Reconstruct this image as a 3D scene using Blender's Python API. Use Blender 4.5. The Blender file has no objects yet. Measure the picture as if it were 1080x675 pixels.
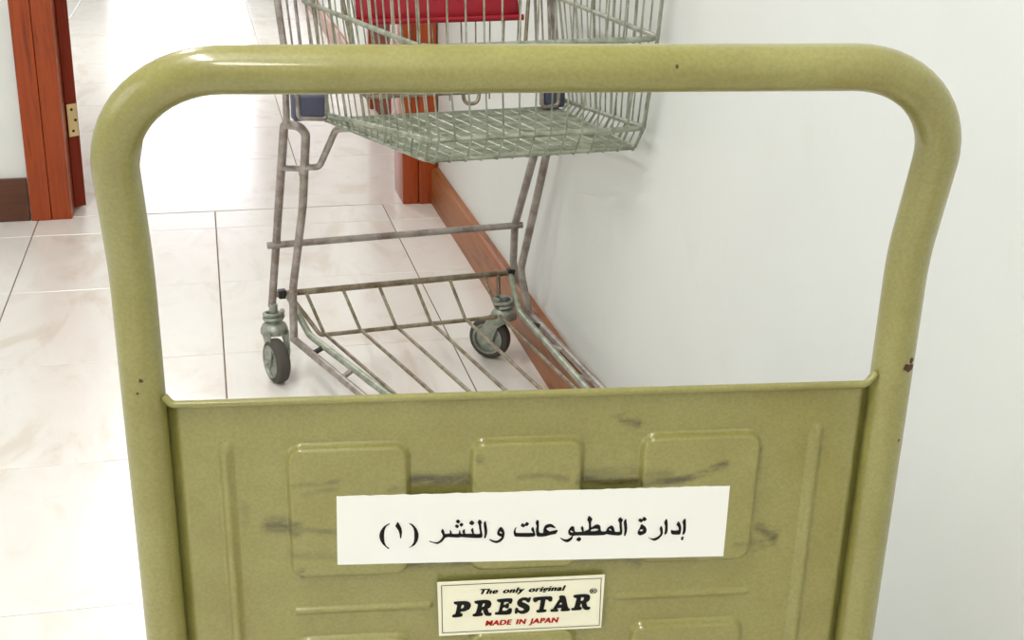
import bpy, bmesh, math, random
from mathutils import Vector, Matrix
random.seed(7)
SC = bpy.context.scene
COL = SC.collection

# ------------------------------------------------------------------ camera
cam_d = bpy.data.cameras.new('camera'); cam = bpy.data.objects.new('camera', cam_d); COL.objects.link(cam)
F_PX = 1431.6
cam_d.sensor_fit = 'HORIZONTAL'; cam_d.sensor_width = 36.0; cam_d.lens = 36.0 * F_PX / 1080.0
cam_d.clip_start = 0.02
PITCH, ROLL, YAW, CAM_H = math.radians(19.911), math.radians(-0.8533), math.radians(12.8413), 1.08327
_f = Vector((math.sin(YAW) * math.cos(PITCH), math.cos(YAW) * math.cos(PITCH), -math.sin(PITCH)))
_r = Vector((math.cos(YAW), -math.sin(YAW), 0)); _d = _f.cross(_r)
_c, _s = math.cos(ROLL), math.sin(ROLL)
_r2 = _r * _c + _d * _s; _d2 = _d * _c - _r * _s
cam.matrix_world = Matrix(((_r2.x, -_d2.x, -_f.x, 0), (_r2.y, -_d2.y, -_f.y, 0), (_r2.z, -_d2.z, -_f.z, CAM_H), (0, 0, 0, 1)))
SC.camera = cam

# ------------------------------------------------------------------ world, lights, exposure
w = bpy.data.worlds.new('world'); SC.world = w; w.use_nodes = True
w.node_tree.nodes['Background'].inputs[0].default_value = (0.9, 0.95, 1.0, 1)
w.node_tree.nodes['Background'].inputs[1].default_value = 0.5
SC.view_settings.view_transform = 'Standard'; SC.view_settings.look = 'None'
SC.view_settings.exposure = -0.28; SC.view_settings.gamma = 1.0; SC.view_settings.use_curve_mapping = False

def area_light(name, loc, target, sx, sy, power, color):
    l = bpy.data.lights.new(name, 'AREA'); l.shape = 'RECTANGLE'; l.size = sx; l.size_y = sy
    l.energy = power; l.color = color
    o = bpy.data.objects.new(name, l); COL.objects.link(o); o.location = loc
    o.rotation_euler = (Vector(target) - Vector(loc)).to_track_quat('-Z', 'Y').to_euler()
    return o
LAMPS = ((-0.6, 0.3, 0.24, 1.25, 50, 'ceiling'), (-0.6, -1.6, 0.24, 1.25, 30, 'back'), (-0.6, 2.6, 0.24, 1.25, 26, 'front'), (-0.4, 7.0, 0.24, 1.25, 75, 'corridor'))  # the corridor lamp is added, unseen, to brighten the far corridor
for x, y, sx, sy, p, _ in LAMPS:
    area_light('ceiling_lamp_light', (x, y, 2.68), (x, y, 0), sx, sy, p, (1.0, 0.985, 0.96))
area_light('left_cool_fill', (-2.6, 0.6, 1.6), (0.6, 1.0, 1.0), 1.8, 1.3, 18, (0.8, 0.9, 1.0))  # added cool fill from the left; no window in that wall

# ------------------------------------------------------------------ helpers
def srgb(r, g, b):
    def c(v):
        v /= 255.0
        return v / 12.92 if v <= 0.04045 else ((v + 0.055) / 1.055) ** 2.4
    return (c(r), c(g), c(b), 1.0)

def new_mat(name, col, rough=0.5, metal=0.0, spec=0.5, coat=0.0):
    m = bpy.data.materials.new(name); m.use_nodes = True
    b = m.node_tree.nodes['Principled BSDF']
    b.inputs['Base Color'].default_value = col; b.inputs['Roughness'].default_value = rough
    b.inputs['Metallic'].default_value = metal; b.inputs['Specular IOR Level'].default_value = spec
    b.inputs['Coat Weight'].default_value = coat; b.inputs['Coat Roughness'].default_value = 0.08
    return m

def N(m, t): return m.node_tree.nodes.new(t)
def L(m, a, b): m.node_tree.links.new(a, b)
def bsdf(m): return m.node_tree.nodes['Principled BSDF']

def ramp(m, fac, stops):
    r = N(m, 'ShaderNodeValToRGB'); L(m, fac, r.inputs[0])
    el = r.color_ramp.elements
    while len(el) < len(stops): el.new(0.5)
    for e, (p, c) in zip(el, stops): e.position = p; e.color = c
    return r

def noise(m, scale, detail=4, rough=0.5, dist=0.0, stretch=None, coord='Object'):
    tc = N(m, 'ShaderNodeTexCoord'); mp = N(m, 'ShaderNodeMapping'); n = N(m, 'ShaderNodeTexNoise')
    L(m, tc.outputs[coord], mp.inputs[0])
    if stretch: mp.inputs['Scale'].default_value = stretch
    L(m, mp.outputs[0], n.inputs['Vector'])
    n.inputs['Scale'].default_value = scale; n.inputs['Detail'].default_value = detail
    n.inputs['Roughness'].default_value = rough; n.inputs['Distortion'].default_value = dist
    return n

def bump(m, h, strength, dist=0.01):
    b = N(m, 'ShaderNodeBump'); b.inputs['Strength'].default_value = strength; b.inputs['Distance'].default_value = dist
    L(m, h, b.inputs['Height']); L(m, b.outputs[0], bsdf(m).inputs['Normal'])

def mixc(m, fac, a, b):
    x = N(m, 'ShaderNodeMix'); x.data_type = 'RGBA'
    for sock, v in ((x.inputs[0], fac), (x.inputs[6], a), (x.inputs[7], b)):
        if hasattr(v, 'is_linked') or hasattr(v, 'links'): L(m, v, sock)
        else: sock.default_value = v
    return x.outputs[2]

def link_obj(name, data, mat=None, parent=None, smooth=None):
    o = bpy.data.objects.new(name, data); COL.objects.link(o)
    if mat and data is not None and not data.materials: data.materials.append(mat)
    if parent: o.parent = parent
    if smooth is not None and data is not None:
        if smooth: data.shade_smooth()
        if isinstance(smooth, float):
            try: data.set_sharp_from_angle(angle=smooth)
            except Exception: pass
    return o

def tag(o, label, cat, group=None, kind=None):
    o['label'] = label; o['category'] = cat
    if group: o['group'] = group
    if kind: o['kind'] = kind
    return o

def structure(o, label=None, cat=None):
    o['kind'] = 'structure'
    if label: o['label'] = label
    if cat: o['category'] = cat
    return o

def empty(name, loc=(0, 0, 0), rz=0.0, parent=None):
    o = bpy.data.objects.new(name, None); COL.objects.link(o); o.location = loc; o.rotation_euler = (0, 0, rz)
    o.empty_display_size = 0.05
    if parent: o.parent = parent
    return o

def mesh(name, verts, faces):
    me = bpy.data.meshes.new(name); me.from_pydata([tuple(v) for v in verts], [], faces); me.update()
    return me

def fix_normals(me):
    bm = bmesh.new(); bm.from_mesh(me); bmesh.ops.recalc_face_normals(bm, faces=bm.faces); bm.to_mesh(me); bm.free()
    return me

def box_mesh(name, lo, hi, bev=0.0, seg=2):
    bm = bmesh.new(); bmesh.ops.create_cube(bm, size=1.0)
    for v in bm.verts:
        v.co = Vector([lo[i] + (v.co[i] + 0.5) * (hi[i] - lo[i]) for i in range(3)])
    if bev > 0: bmesh.ops.bevel(bm, geom=list(bm.edges), offset=bev, segments=seg, profile=0.6, affect='EDGES')
    bmesh.ops.recalc_face_normals(bm, faces=bm.faces)
    me = bpy.data.meshes.new(name); bm.to_mesh(me); bm.free(); return me

def box(name, lo, hi, mat, parent=None, bev=0.0, seg=2):
    return link_obj(name, box_mesh(name, lo, hi, bev, seg), mat, parent, 0.6 if bev else None)

def fillet(pts, rad, seg=6, closed=False):
    """round the corners of a polyline; rad is a number or a list of one per point"""
    pts = [Vector(p) for p in pts]; n = len(pts); out = []
    for i, p in enumerate(pts):
        r = rad[i] if isinstance(rad, (list, tuple)) else rad
        if (not closed and i in (0, n - 1)) or r <= 0: out.append(p); continue
        a, b = pts[i - 1], pts[(i + 1) % n]
        u, v = (a - p), (b - p); lu, lv = u.length, v.length; u /= lu; v /= lv
        ang = u.angle(v)
        if ang > math.pi - 0.01: out.append(p); continue
        t = min(r / math.tan(ang / 2), 0.49 * lu, 0.49 * lv); r = t * math.tan(ang / 2)
        c = p + (u + v).normalized() * (r / math.sin(ang / 2))
        s, e = p + u * t - c, p + v * t - c
        tot = s.angle(e); ax = s.cross(e).normalized()
        for k in range(seg + 1):
            out.append(c + Matrix.Rotation(tot * k / seg, 3, ax) @ s)
    return out

def tube_data(pts, r, sides=8, closed=False):
    pts = [Vector(p) for p in pts]
    cl = [pts[0]]
    for p in pts[1:]:
        if (p - cl[-1]).length > 1e-6: cl.append(p)
    if closed and (cl[0] - cl[-1]).length < 1e-6: cl.pop()
    pts = cl; n = len(pts); T = []
    for i in range(n):
        if closed: t = (pts[(i + 1) % n] - pts[i]).normalized() + (pts[i] - pts[i - 1]).normalized()
        elif i == 0: t = pts[1] - pts[0]
        elif i == n - 1: t = pts[-1] - pts[-2]
        else: t = (pts[i + 1] - pts[i]).normalized() + (pts[i] - pts[i - 1]).normalized()
        T.append(t.normalized())
    ref = Vector((0, 0, 1)) if abs(T[0].z) < 0.9 else Vector((1, 0, 0))
    nrm = (ref - T[0] * ref.dot(T[0])).normalized()
    V, Fc = [], []
    for i in range(n):
        if i: nrm = T[i - 1].rotation_difference(T[i]) @ nrm; nrm = (nrm - T[i] * nrm.dot(T[i])).normalized()
        bn = T[i].cross(nrm)
        for k in range(sides):
            a = 2 * math.pi * k / sides
            V.append(pts[i] + (nrm * math.cos(a) + bn * math.sin(a)) * r)
    m = n if closed else n - 1
    for i in range(m):
        for k in range(sides):
            j = (i + 1) % n; k2 = (k + 1) % sides
            Fc.append((i * sides + k, i * sides + k2, j * sides + k2, j * sides + k))
    if not closed:
        Fc.append(tuple(range(sides - 1, -1, -1))); Fc.append(tuple((n - 1) * sides + k for k in range(sides)))
    return V, Fc

def join_data(parts):
    V, Fc = [], []
    for v, f in parts:
        o = len(V); V += v; Fc += [tuple(i + o for i in q) for q in f]
    return V, Fc

def tube(name, pts, r, mat, parent=None, sides=8, closed=False):
    V, Fc = tube_data(pts, r, sides, closed)
    return link_obj(name, mesh(name, V, Fc), mat, parent, 0.9)

def tubes(name, paths, mat, parent=None, sides=8):
    V, Fc = join_data([tube_data(p, r, sides, c) for p, r, c in paths])
    return link_obj(name, mesh(name, V, Fc), mat, parent, 0.9)

def lathe_data(profile, seg=28, axis='X'):
    """profile: list of (radius, along)"""
    V, Fc = [], []
    n = len(profile)
    for k in range(seg):
        a = 2 * math.pi * k / seg
        for r, h in profile:
            p = (h, r * math.cos(a), r * math.sin(a)) if axis == 'X' else (r * math.cos(a), r * math.sin(a), h)
            V.append(Vector(p))
    for k in range(seg):
        k2 = (k + 1) % seg
        for i in range(n - 1):
            Fc.append((k * n + i, k * n + i + 1, k2 * n + i + 1, k2 * n + i))
    return V, Fc

def lathe(name, profile, mat, parent=None, seg=28, axis='X', loc=(0, 0, 0), sharp=0.6):
    V, Fc = lathe_data(profile, seg, axis)
    me = fix_normals(mesh(name, V, Fc))
    o = link_obj(name, me, mat, parent, sharp); o.location = loc; return o

def box_data(lo, hi):
    V = [Vector((x, y, z)) for x in (lo[0], hi[0]) for y in (lo[1], hi[1]) for z in (lo[2], hi[2])]
    return V, [(0, 1, 3, 2), (4, 6, 7, 5), (0, 4, 5, 1), (2, 3, 7, 6), (0, 2, 6, 4), (1, 5, 7, 3)]

def smoothstep(a, b, x):
    t = min(1, max(0, (x - a) / (b - a))); return t * t * (3 - 2 * t)

# ------------------------------------------------------------------ materials
def wall_mat(name, col):
    m = new_mat(name, col, 0.45, spec=0.35)
    n = noise(m, 1.6, 4, 0.55); r = ramp(m, n.outputs[0], [(0.3, tuple(c * 0.93 for c in col[:3]) + (1,)), (0.65, col)])
    sm = noise(m, 7.0, 6, 0.6, 0.6, (1, 1, 0.5)); r2 = ramp(m, sm.outputs[0], [(0.62, (0, 0, 0, 1)), (0.78, (1, 1, 1, 1))])
    mu = N(m, 'ShaderNodeMath'); mu.operation = 'MULTIPLY'; mu.inputs[1].default_value = 0.12; L(m, r2.outputs[0], mu.inputs[0])
    out = mixc(m, mu.outputs[0], r.outputs[0], srgb(176, 168, 140)); L(m, out, bsdf(m).inputs['Base Color'])
    nb = noise(m, 60, 3); bump(m, nb.outputs[0], 0.06, 0.004)
    return m

def wood_mat(name, dark, light, axis_scale, rough=0.32):
    m = new_mat(name, light, rough, spec=0.4, coat=0.08)
    n = noise(m, 3.0, 8, 0.62, 0.8, axis_scale)
    r = ramp(m, n.outputs[0], [(0.28, dark), (0.5, light), (0.72, tuple(0.55 * a + 0.45 * b for a, b in zip(dark, light)))])
    L(m, r.outputs[0], bsdf(m).inputs['Base Color'])
    bump(m, n.outputs[0], 0.08, 0.002)
    return m

M = {}
M['wall'] = wall_mat('wall_paint', srgb(229, 231, 227))
M['ceiling'] = new_mat('ceiling_paint', srgb(235, 235, 232), 0.8)
M['wood'] = wood_mat('varnished_door_frame_wood', srgb(104, 34, 8), srgb(164, 68, 18), (14, 14, 0.9))
M['wood_leaf'] = wood_mat('door_leaf_wood', srgb(86, 30, 20), srgb(128, 48, 28), (14, 14, 0.9), 0.7)
bsdf(M['wood_leaf']).inputs['Coat Weight'].default_value = 0.0; bsdf(M['wood_leaf']).inputs['Specular IOR Level'].default_value = 0.15
M['wood_base'] = wood_mat('baseboard_wood', srgb(104, 54, 24), srgb(160, 96, 48), (14, 1.0, 14), 0.5)
M['base_dark'] = wood_mat('dark_baseboard_wood', srgb(62, 34, 20), srgb(92, 52, 30), (1, 14, 14))
M['brass'] = new_mat('brass', srgb(226, 205, 150), 0.4, 0.5)
M['screw'] = new_mat('dark_screw', srgb(60, 48, 30), 0.5, 0.6)
M['grout'] = new_mat('grout', srgb(120, 104, 84), 0.9)
M['white_frame'] = new_mat('white_frame', srgb(225, 225, 222), 0.5)

def tile_mat():
    m = new_mat('marble_tile', srgb(236, 229, 219), 0.2, spec=0.5)
    tc = N(m, 'ShaderNodeTexCoord'); oi = N(m, 'ShaderNodeObjectInfo')
    ad = N(m, 'ShaderNodeVectorMath'); ad.operation = 'ADD'
    sc = N(m, 'ShaderNodeVectorMath'); sc.operation = 'SCALE'
    cb = N(m, 'ShaderNodeCombineXYZ'); L(m, oi.outputs['Random'], cb.inputs[0]); L(m, oi.outputs['Random'], cb.inputs[1]); L(m, oi.outputs['Random'], cb.inputs[2])
    L(m, cb.outputs[0], sc.inputs[0]); sc.inputs['Scale'].default_value = 40.0
    L(m, tc.outputs['Object'], ad.inputs[0]); L(m, sc.outputs[0], ad.inputs[1])
    mp = N(m, 'ShaderNodeMapping'); mp.inputs['Rotation'].default_value = (0, 0, 0.5); mp.inputs['Scale'].default_value = (2.6, 1.1, 1)
    L(m, ad.outputs[0], mp.inputs[0])
    n = N(m, 'ShaderNodeTexNoise'); L(m, mp.outputs[0], n.inputs['Vector'])
    n.inputs['Scale'].default_value = 2.4; n.inputs['Detail'].default_value = 7; n.inputs['Roughness'].default_value = 0.58; n.inputs['Distortion'].default_value = 1.1
    r = ramp(m, n.outputs[0], [(0.34, srgb(226, 217, 206)), (0.46, srgb(236, 231, 224)), (0.6, srgb(239, 236, 230)), (0.72, srgb(230, 223, 213))])
    L(m, r.outputs[0], bsdf(m).inputs['Base Color'])
    return m
M['tile'] = tile_mat()

def paint_mat():
    m = new_mat('olive_paint', srgb(148, 142, 72), 0.34, spec=0.5, coat=0.5)
    n = noise(m, 16, 5, 0.6); base = ramp(m, n.outputs[0], [(0.3, srgb(136, 130, 68)), (0.7, srgb(149, 145, 82))])
    fine = noise(m, 420, 2, 0.6); fr = ramp(m, fine.outputs[0], [(0.35, (0.74, 0.74, 0.72, 1)), (0.65, (1, 1, 1, 1))])
    mm = N(m, 'ShaderNodeMix'); mm.data_type = 'RGBA'; mm.blend_type = 'MULTIPLY'; mm.inputs[0].default_value = 0.6
    L(m, base.outputs[0], mm.inputs[6]); L(m, fr.outputs[0], mm.inputs[7])
    at = N(m, 'ShaderNodeAttribute'); at.attribute_name = 'grime'
    gn = noise(m, 90, 5, 0.7, 0, (0.35, 1, 1)); gr = ramp(m, gn.outputs[0], [(0.36, (0.12, 0.12, 0.12, 1)), (0.56, (1, 1, 1, 1))])
    mu = N(m, 'ShaderNodeMath'); mu.operation = 'MULTIPLY'; mu.use_clamp = True
    L(m, at.outputs['Fac'], mu.inputs[0]); L(m, gr.outputs[0], mu.inputs[1])
    out = mixc(m, mu.outputs[0], mm.outputs[2], srgb(58, 50, 28)); L(m, out, bsdf(m).inputs['Base Color'])
    orange = noise(m, 240, 2); bump(m, orange.outputs[0], 0.05, 0.001)
    return m
M['olive'] = paint_mat()
M['paper'] = new_mat('white_paper', srgb(236, 236, 230), 0.6, spec=0.3)
M['sticker'] = new_mat('cream_sticker', srgb(232, 229, 204), 0.4, spec=0.4)
M['ink'] = new_mat('black_ink', srgb(14, 13, 12), 0.6, spec=0.2)
M['red_ink'] = new_mat('red_ink', srgb(200, 34, 28), 0.6, spec=0.2)
M['chip'] = new_mat('rust_chip', srgb(70, 44, 24), 0.8)

def metal_mat(name, a, b, rough, metal=0.75, scale=30):
    m = new_mat(name, a, rough, metal)
    n = noise(m, scale, 6, 0.65); r = ramp(m, n.outputs[0], [(0.38, b), (0.6, a)]); L(m, r.outputs[0], bsdf(m).inputs['Base Color'])
    return m
M['zinc'] = metal_mat('zinc_wire', srgb(172, 177, 160), srgb(128, 134, 114), 0.36, 0.4)
M['tube_grey'] = metal_mat('worn_grey_tube', srgb(172, 163, 156), srgb(132, 120, 112), 0.38, 0.4)
M['rack_wire'] = metal_mat('worn_rack_wire', srgb(156, 146, 124), srgb(112, 96, 74), 0.42, 0.5)
M['bracket'] = new_mat('blue_grey_bracket', srgb(80, 82, 102), 0.45, 0.2)
M['red'] = new_mat('red_plastic', srgb(150, 2, 28), 0.4, spec=0.5)
M['rubber'] = new_mat('grey_rubber', srgb(76, 72, 66), 0.75)
M['hub'] = metal_mat('grey_green_hub', srgb(166, 170, 158), srgb(120, 126, 114), 0.4, 0.4)
M['black'] = new_mat('black_plastic', srgb(22, 22, 22), 0.5)
M['lamp'] = new_mat('lamp_diffuser', srgb(245, 245, 240), 0.5)
M['deck'] = new_mat('grey_deck_mat', srgb(96, 98, 92), 0.8)

def emit_mat(name, col, s):
    m = bpy.data.materials.new(name); m.use_nodes = True; nt = m.node_tree
    nt.nodes.remove(nt.nodes['Principled BSDF'])
    e = nt.nodes.new('ShaderNodeEmission'); e.inputs[0].default_value = col; e.inputs[1].default_value = s
    nt.links.new(e.outputs[0], nt.nodes['Material Output'].inputs[0]); return m
M['daylight'] = emit_mat('bright_daylight_pane', (0.94, 0.93, 1.0, 1), 6.5)
M['tube_light'] = emit_mat('lit_lamp_diffuser', (1.0, 0.97, 0.92, 1), 3.0)
# ------------------------------------------------------------------ the room
WX = 0.672          # face of the right wall
DY = 4.0            # face of the wall with the doorway
XL, YB, YF, ZC = -2.7, -2.6, 12.0, 2.75

floor = structure(box('floor', (XL, YB, -0.12), (WX + 0.1, YF, -0.0025), M['grout']), 'cream marble tile floor of the room and corridor', 'floor')
_tile_cache = {}
def add_tile(x0, x1, y0, y1, gap):
    sx, sy = round(x1 - x0 - gap, 4), round(y1 - y0 - gap, 4)
    if sx < 0.02 or sy < 0.02: return
    k = (sx, sy)
    if k not in _tile_cache:
        me = box_mesh('tile', (-sx / 2, -sy / 2, -0.01), (sx / 2, sy / 2, 0.0), 0.0012, 1); me.materials.append(M['tile']); _tile_cache[k] = me
    o = bpy.data.objects.new('tile', _tile_cache[k]); COL.objects.link(o); o.parent = floor
    o.location = ((x0 + x1) / 2, (y0 + y1) / 2, 0)
def tile_grid(xa, xb, ya, yb, ox, oy, sx, sy, gap):
    i0, i1 = math.floor((xa - ox) / sx), math.ceil((xb - ox) / sx)
    j0, j1 = math.floor((ya - oy) / sy), math.ceil((yb - oy) / sy)
    for i in range(i0, i1):
        for j in range(j0, j1):
            add_tile(max(xa, ox + i * sx), min(xb, ox + (i + 1) * sx), max(ya, oy + j * sy), min(yb, oy + (j + 1) * sy), gap)
tile_grid(XL, WX, YB, DY, -0.4987, 1.8193, 0.5, 0.5, 0.0027)
tile_grid(XL, WX, DY + 0.14, YF, 0.281, DY + 0.14, 0.52, 0.525, 0.0028)
structure(box('trim_1', (-0.42, DY + 0.003, -0.01), (0.58, DY + 0.137, 0.0015), M['tile'], None, 0.001, 1), 'pale marble threshold strip across the doorway floor', 'threshold')

structure(box('wall_right', (WX, YB, 0), (WX + 0.12, YF, ZC), M['wall']), 'white painted wall on the right, lightly smudged', 'wall')
structure(box('wall_left', (XL - 0.12, YB, 0), (XL, YF, ZC), M['wall']), 'white painted wall out of view on the left', 'wall')
structure(box('wall_back', (XL - 0.12, YB - 0.12, 0), (WX + 0.12, YB, ZC), M['wall']), 'white wall behind the viewer', 'wall')
structure(box('ceiling', (XL - 0.12, YB - 0.12, ZC), (WX + 0.12, YF + 0.12, ZC + 0.1), M['ceiling']), 'white ceiling above the room', 'ceiling')
# wall with the doorway: left piece, narrow right piece, lintel
V, Fc = join_data([box_data((XL, DY, 0), (-0.462, DY + 0.15, ZC)), box_data((0.61, DY, 0), (WX, DY + 0.15, ZC)), box_data((-0.462, DY, 2.1), (0.61, DY + 0.15, ZC))])
structure(link_obj('wall_front', mesh('wall_front', V, Fc), M['wall']), 'white wall with the wooden framed doorway', 'wall')
# far end wall with a bright glazed door
V, Fc = join_data([box_data((XL, YF, 0), (-0.8, YF + 0.12, ZC)), box_data((0.42, YF, 0), (WX, YF + 0.12, ZC)), box_data((-0.8, YF, 2.1), (0.42, YF + 0.12, ZC))])
structure(link_obj('wall_end', mesh('wall_end', V, Fc), M['wall']), 'white wall at the far end of the corridor', 'wall')
win = structure(link_obj('window_1', mesh('window_1', *join_data([box_data((-0.8, YF + 0.02, 0), (-0.73, YF + 0.08, 2.1)), box_data((0.35, YF + 0.02, 0), (0.42, YF + 0.08, 2.1)), box_data((-0.73, YF + 0.02, 2.03), (0.35, YF + 0.08, 2.1)), box_data((-0.73, YF + 0.02, 0), (0.35, YF + 0.08, 0.06))])), M['white_frame']), 'bright glazed opening at the far end of the corridor', 'window')
box('pane', (-0.73, YF + 0.04, 0.06), (0.35, YF + 0.06, 2.03), M['daylight'], win)

# baseboards
def baseboard_profile(name, y0, y1, x_wall, th, h, mat):
    prof = [(x_wall, 0), (x_wall - th, 0), (x_wall - th, h - 0.012), (x_wall - th + 0.004, h - 0.004), (x_wall - th + 0.01, h), (x_wall, h)]
    V = [Vector((x, y, z)) for y in (y0, y1) for x, z in prof]; n = len(prof)
    Fc = [(i, (i + 1) % n, n + (i + 1) % n, n + i) for i in range(n)] + [tuple(range(n - 1, -1, -1)), tuple(range(n, 2 * n))]
    return link_obj(name, fix_normals(mesh(name, V, Fc)), mat)
structure(baseboard_profile('baseboard_right', YB, DY - 0.02, WX, 0.023, 0.112, M['wood_base']), 'brown wooden baseboard along the white right wall', 'baseboard')
structure(baseboard_profile('baseboard_corridor', DY + 0.17, 4.72, WX, 0.02, 0.11, M['wood_base']), 'short brown baseboard in the corridor before the side door', 'baseboard')
structure(baseboard_profile('baseboard_corridor', 5.58, YF, WX, 0.02, 0.11, M['wood_base']), 'long brown baseboard in the corridor beyond the side door', 'baseboard')
structure(box('baseboard_left', (XL, DY - 0.018, 0), (-0.519, DY, 0.125), M['base_dark'], None, 0.003), 'dark brown baseboard at the foot of the wall left of the doorway', 'baseboard')

# doorway frame with the opened door leaf
door = structure(empty('door_1', (0, DY, 0)), 'orange brown varnished wooden door frame of the open doorway', 'door')
def jamb_piece(name, x0, x1, z0, z1, y0, y1, mat=None): return box(name, (x0, y0, z0), (x1, y1, z1), mat or M['wood'], door, 0.004)
jamb_piece('jamb', -0.516, -0.4605, 0, 2.16, -0.020, 0.17); jamb_piece('jamb', -0.46, -0.404, 0, 2.08, -0.017, 0.17)
jamb_piece('jamb', 0.562, 0.61, 0, 2.08, -0.014, 0.17); jamb_piece('jamb', 0.612, 0.668, 0, 2.16, -0.022, 0.17)
jamb_piece('head', -0.46, 0.61, 2.08, 2.16, -0.022, 0.17)
leaf = box('door_leaf', (0, 0, 0.008), (0.92, 0.038, 2.06), M['wood_leaf'], door, 0.002)
leaf.location = (-0.372, 0.105, 0); leaf.rotation_euler = (0, 0, math.radians(128))
def hinge(z):
    h = box('hinge', (-0.0015, 0.004, z), (0.0015, 0.036, z + 0.095), M['brass'], leaf, 0.0008)
    h.location = (-0.0018, 0, 0)
    for q in (0.016, 0.047, 0.079): lathe('screw', [(0, -0.003), (0.0042, -0.0025), (0.0042, 0.001), (0, 0.001)], M['screw'], leaf, 10, 'X', (-0.0022, 0.012 if q == 0.047 else 0.022, z + q))
    return h
for z in (0.22, 1.0, 1.78): hinge(z)

d2 = structure(empty('door_2', (WX, 5.15, 0)), 'reddish brown wooden side door in the corridor wall', 'door')
box('jamb', (-0.03, -0.40, 0), (0.01, -0.33, 2.12), M['wood'], d2, 0.004)
box('jamb', (-0.03, 0.33, 0), (0.01, 0.40, 2.12), M['wood'], d2, 0.004)
box('head', (-0.03, -0.33, 2.05), (0.01, 0.33, 2.12), M['wood'], d2, 0.004)
box('door_leaf', (-0.012, -0.328, 0.005), (0.005, 0.328, 2.048), M['wood_leaf'], d2, 0.003)
box('lower_panel', (-0.018, -0.24, 0.18), (-0.011, 0.24, 0.92), M['wood_leaf'], d2, 0.004)
tubes('door_handle', [(fillet([(-0.012, 0.27, 1.0), (-0.05, 0.27, 1.0), (-0.05, 0.16, 1.0)], 0.012), 0.008, False)], M['brass'], d2)

# ceiling lamps (their light is set at the top)
LAMP_LABEL = {'ceiling': 'white ceiling lamp batten above the hand truck', 'back': 'white ceiling lamp batten behind the viewer', 'front': 'white ceiling lamp batten just before the doorway', 'corridor': 'unseen white ceiling lamp batten added to brighten the far corridor'}
for x, y, sx, sy, p, key in LAMPS:
    lp = tag(empty('ceiling_lamp', (x, y, ZC)), LAMP_LABEL[key], 'lamp', 'ceiling lamps')
    box('housing', (-sx / 2 - 0.03, -sy / 2 - 0.03, -0.045), (sx / 2 + 0.03, sy / 2 + 0.03, 0), M['white_frame'], lp, 0.005)
    box('diffuser', (-sx / 2, -sy / 2, -0.06), (sx / 2, sy / 2, -0.045), M['lamp'], lp)
# ------------------------------------------------------------------ platform hand truck
PHI = math.radians(-6.4)
def truck_world(x, d): return (x * math.cos(PHI) - d * math.sin(PHI), x * math.sin(PHI) + d * math.cos(PHI), 0)
truck = tag(empty('hand_truck', truck_world(0.105, 0.86), PHI), 'olive green hand truck handle with embossed panel and two white labels', 'hand truck')
def PY(z): return 0.0087 - 0.056 * z            # the legs lean very slightly
TR = 0.0139
half = [(-0.25, PY(0.2), 0.2), (-0.25, PY(0.822), 0.822), (-0.25, -0.0825, 0.9535)]
path = half + [(0.25, -0.0825, 0.9535), (0.25, PY(0.822), 0.822), (0.25, PY(0.2), 0.2)]
hb = tube('handle_tube', fillet(path, [0, 0.14, 0.066, 0.066, 0.14, 0], 14), TR, M['olive'], truck, 28)
hb['label'] = 'olive painted bent steel tube handle'

GR = []   # grime strokes in panel coordinates (metres): polyline, half width, strength
def grime(pts, hw, s): GR.append(([(x / 1000, z / 1000) for x, z in pts], hw / 1000, s))
grime([(-76, 668), (-58, 667.5), (-41, 668)], 3.6, 1.0)
grime([(-92, 664), (-76, 667)], 2.2, 0.35)
grime([(36, 665), (52, 662), (68, 661), (88, 663), (108, 664.5), (122, 669), (136, 675)], 2.3, 0.85)
grime([(40, 668), (70, 666.5), (96, 667)], 4.5, 0.35)
grime([(-6, 671), (14, 672), (26, 668)], 1.8, 0.35)
grime([(-174, 638), (-158, 636.8)], 4.6, 0.75); grime([(-158, 637), (-128, 633)], 1.8, 0.5)
grime([(-158, 670), (-140, 671), (-128, 673)], 1.5, 0.45); grime([(-150, 664), (-128, 667)], 1.4, 0.3)
grime([(-160, 616), (-130, 615), (-128, 612)], 2.4, 0.3)
grime([(-78, 603), (-42, 604)], 4.0, 0.7); grime([(71, 602), (82, 594)], 3.0, 0.6); grime([(40, 600), (120, 598)], 3.0, 0.3)
grime([(63, 708.5), (75, 706)], 2.0, 0.9); grime([(58, 711), (66, 714)], 1.6, 0.4)
grime([(167, 621), (178, 612)], 2.6, 0.75); grime([(178, 616), (178, 608)], 2.6, 0.8); grime([(150, 609), (172, 607)], 2.2, 0.6); grime([(158, 600), (174, 606)], 2.0, 0.5)
grime([(163, 660), (162, 684)], 1.2, 0.5); grime([(-33.2, 685.8), (-32.6, 685.6)], 2.2, 0.6); grime([(-155, 604), (-154, 604)], 1.6, 1.0)
grime([(-154, 596), (-153, 596)], 1.2, 0.8); grime([(204, 682), (204.5, 682)], 0.9, 0.9); grime([(-190, 655), (-190, 640)], 2.0, 0.2)
def grime_at(x, z):
    g = 0.0
    for pts, hw, s in GR:
        best = 1e9
        for (ax, az), (bx, bz) in zip(pts, pts[1:]):
            dx, dz = bx - ax, bz - az; q = dx * dx + dz * dz
            t = 0 if q == 0 else max(0, min(1, ((x - ax) * dx + (z - az) * dz) / q))
            best = min(best, math.hypot(x - ax - t * dx, z - az - t * dz))
            if best > 4 * hw and len(pts) == 2: break
        if best < 2.2 * hw: g = max(g, s * (1 - smoothstep(0.35 * hw, 2.1 * hw, best)))
    return g

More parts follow.
